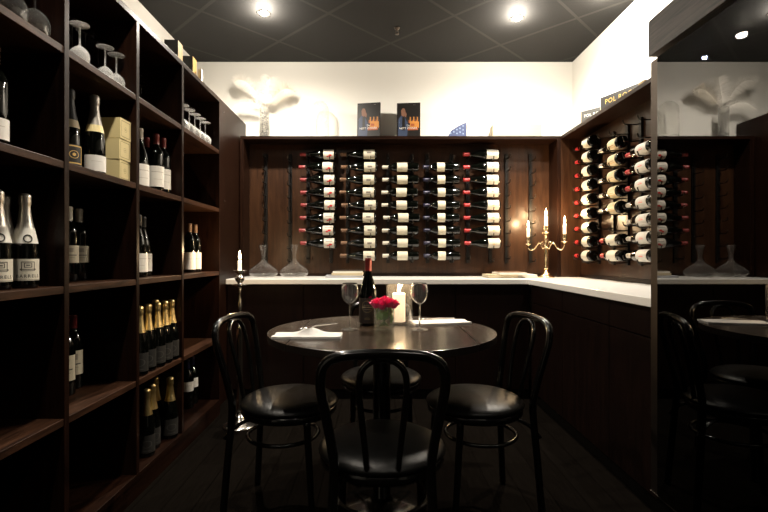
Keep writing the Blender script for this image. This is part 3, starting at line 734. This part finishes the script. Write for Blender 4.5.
plume(vz, [(-.005, 0, .05), (-.012, 0, .24), (-.05, 0, .34), (-.10, -.01, .425), (-.16, -.02, .475), (-.21, -.02, .485), (-.245, -.02, .465)], .078, M['feather'], 150, .9)
plume(vz, [(.004, 0, .05), (.004, 0, .24), (.012, 0, .33), (.03, -.005, .42), (.045, -.01, .485), (.05, -.01, .51)], .092, M['feather'], 160, .55)
plume(vz, [(.004, 0, .05), (.014, 0, .24), (.055, .01, .31), (.10, .015, .375), (.15, .015, .415), (.20, .01, .42), (.25, .01, .395)], .085, M['feather_beige'], 150, 1.0)
plume(vz, [(-.004, 0, .05), (-.012, 0, .23), (-.06, -.01, .28), (-.13, -.02, .30), (-.20, -.02, .285), (-.25, -.02, .24)], .060, M['feather'], 120, 1.1)
# signs on the right display case
def sign(label, p0, p1, h, face_m, txt_m):
    v = Vector((p1[0]-p0[0], p1[1]-p0[1])); ln = v.length; ang = math.atan2(v.y, v.x)
    t = thing('display_sign', label, 'sign', (p0[0], p0[1], FT+.0005), (0, 0, ang), 'dark signs on the right display case')
    MB().box((0, 0, 0), (ln, .014, h), face_m).box((-.004, -.001, 0), (0, .015, h+.002), M['beige']).build('board', t)
    MB().poly_text('POL ROGER', ln*.135, txt_m, lambda u, w: (ln*.5+u, -.0012, h*.60+w), 1.12).build('lettering', t)
    return t
sign('dark sign with gold capital lettering above the right wall racks', (1.532, 3.19), (1.652, 2.87), .102, M['signblack'], M['signgold'])
sign('dark sign greyed by painted glare with white lettering, farther along the right display case', (1.528, 3.485), (1.655, 3.31), .098, M['signgrey'], M['signwhite'])
o = MB().box((-.02, -.03, 0), (.02, .03, .065), M['goldcard']).build('small_carton', loc=(1.60, 2.79, FT+.0005)); tag(o, 'small yellowish carton at the near end of the gold-lettered sign', 'box')

# ------------------------------------------------------------------ on the worktop
CT = CZ
def decanter(label, x):
    t = thing('decanter', label, 'decanter', (x, 3.80, CT), (0, 0, 0), 'wide based decanters')
    pr = [(0, .002), (.06, .0), (.095, .008), (.116, .030), (.118, .042), (.105, .062), (.075, .088), (.045, .108), (.025, .130), (.017, .155), (.019, .185), (.026, .225), (.035, .262)]
    pr = [(p.x, p.y) for p in catmull([(r, zz, 0) for r, zz in pr], 3)]
    MB().lathe(pr+[(max(r-.002, 0), zz+(.002 if zz < .02 else 0)) for r, zz in pr[::-1]], M['decanter'], 36, caps=False).build('glass_body', t)
    return t
decanter('wide-based clear decanter, left of the pair', pxX(263.4, 3.80))
decanter('wide-based clear decanter, right of the pair', pxX(294.2, 3.80))
def slab(name, label, cat, a, b, z0, z1, m, rot=0, group=None):
    cx, cy = (a[0]+b[0])/2, (a[1]+b[1])/2
    o = MB().box((a[0]-cx, a[1]-cy, 0), (b[0]-cx, b[1]-cy, z1-z0), m).build(name, loc=(cx, cy, z0), rot=(0, 0, R(rot)), bevel=.001)
    return tag(o, label, cat, group)
slab('magazine', 'white magazine at the bottom of the stack behind the wine bottle', 'magazine', (-.41, 3.66, 0), (-.115, 3.86, 0), CT+.0005, CT+.018, mat('grey_cover', (.36, .37, .40), .35), 3)
slab('magazine', 'cream-edged magazine in the middle of the stack behind the wine bottle', 'magazine', (-.355, 3.665, 0), (-.115, 3.86, 0), CT+.0185, CT+.038, M['beige'], -2)
slab('magazine', 'white magazine under the dark folder on the worktop stack', 'magazine', (-.35, 3.67, 0), (-.118, 3.85, 0), CT+.0385, CT+.050, M['paper'], 1)
slab('folder', 'thin dark folder on top of the magazine stack on the worktop', 'folder', (-.34, 3.68, 0), (-.118, 3.85, 0), CT+.0505, CT+.058, mat('dark_folder', (.10, .085, .07), .25), 0)
slab('menu', 'cream menu folder left under the white one by the candelabra', 'menu', (.87, 3.63, 0), (1.10, 3.86, 0), CT+.0005, CT+.026, M['beige'], 0)
slab('menu', 'cream menu folder beside the candelabra, right under the white one', 'menu', (1.105, 3.67, 0), (1.262, 3.88, 0), CT+.0005, CT+.026, M['paper'], 0)
slab('menu', 'white menu folder lying across the two cream ones', 'menu', (.95, 3.62, 0), (1.165, 3.84, 0), CT+.0265, CT+.042, M['paper'], 2)
slab('booklet', 'thin tan booklet on top of the menu pile', 'booklet', (.96, 3.66, 0), (1.155, 3.84, 0), CT+.0425, CT+.048, M['tan'], -2)

def flame(parent, loc, s=1.0):
    MB().lathe([(0, 0), (.0035*s, .003*s), (.0055*s, .010*s), (.0045*s, .020*s), (.002*s, .031*s), (0, .038*s)], M['flame'], 10, loc).build('flame', parent)
def lamp_point(loc, w, col=(1, .68, .36), r=.012):
    l = bpy.data.lights.new('candle_light', 'POINT'); l.energy = w; l.color = col; l.shadow_soft_size = r
    o = bpy.data.objects.new('candle_light', l); C.objects.link(o); o.location = loc; return o
# candelabra
cx_, cy_ = pxX(546, 3.72), 3.72
cd = thing('candelabra', 'three-armed pale brass candelabra with lit candles on the worktop corner', 'candelabra', (cx_, cy_, CT+.0004), (0, 0, R(-40))); cd.scale = (1, 1, 1.19)
MB().lathe([(0, 0), (.066, 0), (.064, .006), (.050, .012), (.036, .022), (.024, .036), (.014, .046), (.011, .052)], M['brass'], 28).build('base', cd)
MB().lathe([(.011, .052), (.016, .058), (.018, .064), (.012, .072), (.009, .085), (.012, .12), (.016, .165), (.012, .19), (.008, .20), (.015, .207), (.016, .214), (.009, .222), (.010, .245), (.015, .252), (.010, .262), (.008, .29)], M['brass'], 20).build('stem', cd)
def cup(x, zb):
    MB().lathe([(.006, zb-.012), (.012, zb-.006), (.030, zb), (.031, zb+.003), (.012, zb+.004), (.010, zb+.010), (.017, zb+.022), (.018, zb+.030), (.012, zb+.038), (.016, zb+.046), (.017, zb+.050), (0, zb+.050)], M['brass'], 20, (x, 0, 0)).build('candle_cup', cd)
def candle(x, z0, h, parent=None):
    c_ = thing('taper_candle', 'x', 'candle', (cx_+x*math.cos(R(-40)), cy_+x*math.sin(R(-40)), CT+z0*1.19+.0012), (0, 0, 0), 'lit taper candles')
    MB().lathe([(0, 0), (.0128, 0), (.0120, h-.004), (.007, h), (.003, h-.002), (0, h-.002)], M['wax'], 14).build('wax_stick', c_)
    MB().tube([(0, 0, h-.003), (0, 0, h+.006)], .0009, M['wick'], 5).build('wick', c_)
    flame(c_, (0, 0, h+.004), 1.45); lamp_point((c_.location.x, c_.location.y, c_.location.z+h+.055), 7)
    return c_
for sgn, zc in ((-1, .225), (1, .238)):
    MB().tube(catmull([(.0, 0, .212), (sgn*.025, 0, .195), (sgn*.035, 0, .215), (sgn*.052, 0, .232), (sgn*.07, 0, .222), (sgn*.09, 0, .196), (sgn*.12, 0, .186), (sgn*.142, 0, zc-.028), (sgn*.145, 0, zc-.012)], 6), .0052, M['brass'], 8).build('arm', cd)
    MB().tube(catmull([(sgn*.03, 0, .205), (sgn*.042, 0, .224), (sgn*.032, 0, .240), (sgn*.020, 0, .230), (sgn*.027, 0, .220)], 5), .0035, M['brass'], 7).build('scroll', cd)
    cup(sgn*.145, zc)
cup(0, .298)
candle(-.145, .275, .074)['label'] = 'lit white taper candle on the left candelabra arm'
candle(.145, .288, .082)['label'] = 'lit white taper candle on the right candelabra arm'
candle(0, .348, .078)['label'] = 'lit white taper candle on the tall middle candelabra stem'

# floor candlestick
fx, fy = -.866, 2.94
fs = thing('floor_candlestick', 'tall silver floor candlestick behind the left chair', 'candlestick', (fx, fy, 0))
MB().lathe([(0, 0), (.105, 0), (.104, .008), (.085, .016), (.05, .026), (.03, .05), (.022, .08)], M['silver'], 32).build('base', fs)
MB().lathe([(.022, .08), (.019, .12), (.019, .60), (.023, .615), (.019, .63), (.012, .645)], M['silver'], 20).build('shaft', fs)
MB().lathe([(.012, .645), (.009, .66), (.012, .72), (.017, .76), (.010, .80), (.008, .83), (.012, .845), (.009, .86), (.010, .88)], M['silver'], 20).build('stem', fs)
zc = .872
MB().lathe([(.010, zc), (.020, zc+.006), (.050, zc+.016), (.051, zc+.020), (.020, zc+.020), (.014, zc+.03), (.026, zc+.045), (.030, zc+.058), (.022, zc+.073), (.014, zc+.083), (.022, zc+.09), (.041, zc+.103), (.042, zc+.108), (.013, zc+.105), (0, zc+.105)], M['silver'], 24).build('cup', fs)
c_ = thing('taper_candle', 'lit white candle on the tall floor candlestick', 'candle', (fx, fy, zc+.1062), (0, 0, 0), 'lit taper candles')
MB().lathe([(0, 0), (.0120, 0), (.0112, .064), (.008, .068), (.003, .066), (0, .066)], M['wax'], 14).build('wax_stick', c_)
MB().tube([(0, 0, .065), (0, 0, .075)], .0009, M['wick'], 5).build('wick', c_)
flame(c_, (0, 0, .072), 1.5); lamp_point((fx, fy, zc+.1062+.125), 6)

# ------------------------------------------------------------------ table
TX, TY, TR, TZ = .02, 1.98, .474, .758
tb = thing('dining_table', 'round dark wood pedestal dining table with hinged side leaves', 'table', (TX, TY, 0))
def arcpoly(x0, x1, n=48):
    pts = []
    for i in range(n+1):
        x = x0+(x1-x0)*(.5-.5*math.cos(PI*i/n)); pts.append((x, -math.sqrt(max(TR*TR-x*x, 0))))
    for i in range(n+1):
        x = x1+(x0-x1)*(.5-.5*math.cos(PI*i/n)); pts.append((x, math.sqrt(max(TR*TR-x*x, 0))))
    out = []
    for p in pts:
        if not out or (Vector(p)-Vector(out[-1])).length > 1e-5: out.append(p)
    if (Vector(out[0])-Vector(out[-1])).length < 1e-5: out.pop()
    return out
MB().prism(arcpoly(-.3435, .3435), TZ-.026, TZ, M['table'], M['table_edge']).build('tabletop', tb, bevel=.002)
MB().prism(arcpoly(-TR, -.3465), TZ-.026, TZ, M['table'], M['table_edge']).build('leaf', tb, bevel=.002)
MB().prism(arcpoly(.3465, TR), TZ-.026, TZ, M['table'], M['table_edge']).build('leaf', tb, bevel=.002)
MB().lathe([(.12, TZ-.0265), (.12, TZ-.034), (.042, TZ-.040), (.037, TZ-.06), (.037, .06), (.05, .045)], M['blackpaint'], 28).build('column', tb)
MB().lathe([(0, 0), (.185, 0), (.187, .008), (.17, .018), (.10, .032), (.05, .045), (0, .046)], M['blackpaint'], 36).build('base', tb)
for s in (-1, 1):
    MB().box((-.34, s*.12-.015, TZ-.046), (.34, s*.12+.015, TZ-.0265), M['blackpaint']).build('support_rail', tb)

# ------------------------------------------------------------------ chairs
def make_chair(label, loc, rz):
    t = thing('bentwood_chair', label, 'chair', loc, (0, 0, R(rz)), 'black bentwood chairs'); t.scale = (1, 1, 1.008)
    B = M['blackpaint']
    half = [(.160, -.222, .008), (.150, -.207, .22), (.138, -.192, .44), (.144, -.203, .53), (.161, -.226, .64), (.171, -.243, .715), (.160, -.252, .768), (.120, -.257, .792), (.06, -.259, .799)]
    pts = half+[(0, -.260, .801)]+[(-x, y, z) for x, y, z in half[::-1]]
    MB().tube(catmull(pts, 6), .0145, B, 12).build('back_hoop', t)
    h2 = [(.043, -.186, .44), (.050, -.196, .52), (.060, -.215, .62), (.066, -.235, .70), (.058, -.247, .752), (.032, -.253, .778)]
    pts = h2+[(0, -.254, .785)]+[(-x, y, z) for x, y, z in h2[::-1]]
    MB().tube(catmull(pts, 6), .0095, B, 10).build('inner_hoop', t)
    MB().lathe([(.150, .412), (.194, .412), (.199, .418), (.199, .436), (.195, .441), (.150, .441)], B, 40).build('seat_ring', t)
    MB().lathe([(0, .4415), (.190, .4415), (.201, .444), (.205, .450), (.202, .458), (.192, .467), (.175, .4755), (.15, .482), (.11, .4875), (.06, .4905), (0, .4915)], M['leather'], 40).build('seat_cushion', t)
    for s in (-1, 1):
        MB().tube(catmull([(s*.135, .125, .418), (s*.137, .132, .30), (s*.143, .146, .12), (s*.150, .160, .006)], 5), lambda k: .0150-.0035*k, B, 12).build('leg', t)
    n = 40
    MB().tube([(.148*math.sin(2*PI*i/n), .148*math.cos(2*PI*i/n)-.028, .315) for i in range(n)], .0085, B, 8, closed=True).build('stretcher_ring', t)
    for s in (-1, 1):
        MB().tube(catmull([(s*.150, -.218, .33), (s*.140, -.185, .37), (s*.125, -.14, .398), (s*.12, -.10, .411)], 5), .0075, B, 8).build('bracket', t)
    return t
ch = make_chair('black bentwood chair at the front of the table, back to the viewer', (.016, 1.515, 0), 0)
dup(ch, (-.372, 1.985, 0), (0, 0, R(-101)), 'black bentwood chair at the left side of the table')
dup(ch, (.415, 1.985, 0), (0, 0, R(104)), 'black bentwood chair at the right side of the table')
dup(ch, (.02, 2.37, 0), (0, 0, R(180)), 'black bentwood chair behind the table, mostly hidden')

# ------------------------------------------------------------------ on the table
zt = TZ+.0004
gl = stem_glass('wine glass left of the wine bottle on the table', 'glass', 'wine glasses on the table', .198, .037, .038, (-.115, 1.985, zt), True, 'glass_table', .092)
dup(gl, (.181, 1.985, zt), None, 'wine glass right of the candle lantern on the table')
WB = label_mat('label_oval_gold', (.013, .008, .006), [(.26, .74, .42, .90, (.10, .075, .04), 'o'), (.33, .67, .70, .73, (.10, .08, .05)), (.30, .70, .62, .66, (.17, .14, .09)), (.34, .66, .54, .57, (.10, .08, .05)), (.38, .62, .16, .19, (.14, .10, .05)), (.42, .58, .22, .235, (.1, .07, .03))])
bottle('burg', 'dark wine bottle with oval gilt label standing on the table', None, 'wine_red', WB, (.012, .125), 1.35, .245, loc=(-.040, 2.115, zt), rot=face(-5))
# hurricane lantern with pillar candle
hl = thing('candle_lantern', 'clear glass cylinder lantern around a candle on the table', 'lantern', (.103, 2.135, zt))
MB().lathe([(0, 0), (.056, 0), (.060, .004), (.060, .178), (.0565, .180), (.0555, .178), (.0555, .012), (0, .010)], thin_glass('lantern_glass', (.985, .98, .97), .02), 36, caps=False).build('glass_body', hl)
pc = thing('pillar_candle', 'thick white lit candle inside the glass lantern', 'candle', (.100, 2.135, zt+.0125))
wx = mat('pillar_wax', (.9, .83, .70), .5, emit=(1, .76, .48), estr=.75)  # faint emission paints the flame's light into the pillar
MB().lathe([(0, 0), (.029, 0), (.0295, .002), (.0295, .126), (.0275, .130), (.022, .124), (0, .122)], wx, 26).build('wax_pillar', pc)
MB().tube([(0, 0, .121), (0, .001, .132)], .0011, M['wick'], 5).build('wick', pc)
flame(pc, (0, 0, .126), 1.25); lamp_point((.100, 2.135, zt+.0125+.19), 3.5)
# rose vase
rv = thing('rose_vase', 'small glass vase of red roses in the middle of the table', 'vase', (.031, 1.965, zt))
MB().lathe([(0, 0), (.040, 0), (.0425, .004), (.0430, .095), (.0412, .096), (.0405, .092), (.0400, .012), (0, .010)], thin_glass('vase_glass', (.98, .99, .96), .05), 32, caps=False).build('glass_body', rv)
MB().lathe([(0, .0125), (.0393, .0125), (.0398, .060), (0, .060)], thin_glass('vase_water', (.93, .96, .86), .03, 1.2), 28, caps=False).build('water', rv)
RP = [(-.036, -.012, .112), (-.010, -.026, .108), (.018, -.018, .116), (.040, -.004, .110), (.004, .014, .122), (-.026, .020, .114), (.026, .024, .112)]
def rose(parent, loc, s, seed):
    rr = random.Random(seed); m = MB()
    for ring, (n, rad, ht, open_) in enumerate(((3, .006, .020, .1), (4, .011, .019, .25), (5, .016, .016, .5), (6, .020, .012, .9))):
        for k in range(n):
            a0 = 2*PI*k/n+ring*.7+rr.uniform(-.15, .15); wd = 2*PI/n*.72
            n0 = len(m.v); U, V = 6, 5
            for i in range(U+1):
                u = i/U*2-1
                for j in range(V+1):
                    v = j/V
                    r = rad*(.35+.65*math.sin(v*PI*.5))*(1+open_*.32*v*v)*(1-.05*abs(u)); zz = -.016+ (ht+.016)*v*(1-.22*u*u)-open_*.006*v**4
                    a = a0+u*wd*(.55+.45*math.sin(PI*min(v*1.1, 1)*.6))
                    m.v.append(((loc[0]+s*r*math.cos(a)), (loc[1]+s*r*math.sin(a)), loc[2]+s*zz))
            for i in range(U):
                for j in range(V): q = n0+i*(V+1)+j; m.face((q, q+V+1, q+V+2, q+1), M['rose'], True)
    return m.build('rose_bloom', parent)
for k, p in enumerate(RP):
    rb = rose(rv, p, 1.12, k+3)
    MB().tube(catmull([(p[0], p[1], p[2]-.012), (p[0]*.75, p[1]*.75, .07), (-p[0]*.5, -p[1]*.5, .018)], 5), .0018, M['stem'], 6).build('rose_stem', rb)
for k in range(9):
    a = k*2.4; b_ = MB(); rr = .026+.006*(k % 2); zz = .03+.008*(k % 5)
    n0 = len(b_.v); ca, sa = math.cos(a), math.sin(a)
    for i in range(7):
        t_ = i/6; w = .012*math.sin(PI*t_)**.8+.0004; r_ = rr+.005*math.sin(PI*t_)
        b_.v += [(r_*ca-w*sa, r_*sa+w*ca, zz+.040*t_), (r_*ca*.97, r_*sa*.97, zz+.040*t_), (r_*ca+w*sa, r_*sa-w*ca, zz+.040*t_)]
    for i in range(6):
        for j in range(2): q = n0+3*i+j; b_.face((q, q+1, q+4, q+3), M['leaf'], True)
    b_.build('leaf', rv)
# napkins: folded cloth with a raised middle
def napkin(label, cx, cy, w, d, rz, peak):
    U, V = 36, 12; m = MB(); r2 = random.Random(int(cx*1000))
    ph = [r2.uniform(0, 6) for _ in range(4)]
    def hgt(u, v):
        tent = max(0, 1-abs(u-.08)*1.25)*max(0, 1-max(abs(v)-.15, 0)*1.3)
        rip = .0016*math.sin(9*u+ph[0])*math.cos(4*v+ph[1])+.0010*math.sin(17*u+5*v+ph[2])
        return .0085+peak*tent**1.3+rip*(1-abs(v)**4)
    n = len(m.v)
    for i in range(U+1):
        u = i/U*2-1
        for j in range(V+1):
            v = j/V*2-1
            e = 1-.12*abs(u)+.03*math.sin(5*u)
            m.v.append((u*w/2, v*d/2*e, hgt(u, v)))
    for i in range(U):
        for j in range(V): q = n+i*(V+1)+j; m.face((q, q+V+1, q+V+2, q+1), M['linen'], True)
    ring = [n+i*(V+1) for i in range(U+1)]+[n+U*(V+1)+j for j in range(1, V+1)]+[n+i*(V+1)+V for i in range(U-1, -1, -1)]+[n+j for j in range(V-1, 0, -1)]
    b0 = m.add([(m.v[k][0], m.v[k][1], 0) for k in ring]); K = len(ring)
    for i in range(K): m.face((ring[i], b0+i, b0+(i+1) % K, ring[(i+1) % K]), M['linen'])
    m.face([b0+i for i in range(K)], M['linen'])
    return tag(m.build('napkin', loc=(cx, cy, zt), rot=(0, 0, R(rz))), label, 'napkin', 'folded white napkins')
napkin('white folded napkin at the left place on the table', -.268, 1.805, .262, .12, 0, .030)
napkin('white folded napkin at the right place on the table', .292, 2.17, .27, .13, 12, .007)
def fork(label, loc, rot):
    t = thing('fork', label, 'fork', loc, rot, 'table forks')
    MB().tube(catmull([(0, 0, 0), (.03, 0, .001), (.075, 0, .003), (.11, 0, .002)], 4), lambda k: .0035-.0015*k, M['silver'], 8).build('handle', t)
    h = MB().box((.108, -.010, .0005), (.126, .010, .0028), M['silver'])
    h.build('fork_head', t)
    for k in range(4):
        y = -.0085+.0057*k
        MB().tube([(.125, y, .0017), (.145, y, .0005), (.160, y, .002)], .0012, M['silver'], 5).build('tine', t)
fork('silver fork leaning on the left napkin', (-.155, 1.85, zt+.047), (0, R(5), R(-155)))
fork('silver fork lying on the right napkin', (.36, 2.17, zt+.0235), (0, R(4), R(165)))

# ------------------------------------------------------------------ ceiling fittings
GLOW = emission('lamp_glow', (1, .90, .76), 120)
def downlight(label, x, y, group='recessed ceiling spotlights'):
    t = thing('ceiling_spotlight', label, 'spotlight', (x, y, ZC), (0, 0, 0), group)
    MB().lathe([(.032, -.002), (.036, -.006), (.046, -.005), (.048, 0), (.032, 0)], M['chrome'], 28, caps=False).build('rim', t)
    MB().lathe([(0, -.012), (.018, -.010), (.029, -.004), (.031, 0)], GLOW, 20, caps=False).build('bulb', t)
    return t
LIGHTS = [('lit recessed spotlight in the ceiling above the left display end', -.78, 3.21, 170, 172, 17), ('lit recessed spotlight in the ceiling above the candelabra', .985, 3.28, 130, 172, 19),
          ('recessed spotlight at the top photo edge by the right wall', 1.465, 2.98, 90, 172, 11), ('recessed spotlight above the near shelving, out of frame', -.70, 1.50, 95, 125, 3),
          ('recessed spotlight behind the camera at right, out of frame', .60, -.10, 40, 110, 0), ('recessed spotlight behind the camera at left, out of frame', -.70, -.10, 50, 120, 0)]
for lb, x, y, w, ang, spill in LIGHTS:
    downlight(lb, x, y)
    l = bpy.data.lights.new('spot_lamp', 'SPOT'); l.energy = w; l.color = (1, .90, .76); l.spot_size = R(ang); l.spot_blend = 1; l.shadow_soft_size = .03
    o = bpy.data.objects.new('spot_lamp', l); C.objects.link(o); o.location = (x, y, ZC-.045)
    if spill:      # the side glow of the bare lamp
        l = bpy.data.lights.new('lamp_glow', 'POINT'); l.energy = spill; l.color = (1, .90, .76); l.shadow_soft_size = .025
        o = bpy.data.objects.new('lamp_glow', l); C.objects.link(o); o.location = (x, y, ZC-.075)
sp = thing('sprinkler_head', 'small dark sprinkler head hanging from the ceiling tiles', 'sprinkler', (pxX(397, 3.42), 3.42, ZC))
MB().lathe([(0, 0), (.022, 0), (.020, -.006), (.010, -.010), (.008, -.022), (0, -.022)][::-1], M['steel'], 18).build('escutcheon', sp)
MB().tube([(-.011, 0, -.020), (-.013, 0, -.034), (0, 0, -.044), (.013, 0, -.034), (.011, 0, -.020)], .002, M['steel'], 6).build('yoke', sp)
MB().lathe([(0, -.047), (.015, -.0465), (.015, -.0445), (0, -.044)], M['steel'], 14).build('deflector', sp)

# ------------------------------------------------------------------ world, camera
w = bpy.data.worlds.new('World'); SC.world = w; w.use_nodes = True
w.node_tree.nodes['Background'].inputs[0].default_value = (0, 0, 0, 1)
cam = bpy.data.cameras.new('Camera'); co = bpy.data.objects.new('Camera', cam); C.objects.link(co)
co.location = (0, 0, E+.016); co.rotation_euler = (R(90), 0, 0)
cam.sensor_width = 36; cam.lens = 466/768*36; cam.shift_x = 7/768; cam.shift_y = 0; cam.clip_start = .02
SC.camera = co
SC.view_settings.view_transform = 'Standard'; SC.view_settings.look = 'None'
SC.view_settings.exposure = 0; SC.view_settings.gamma = 1
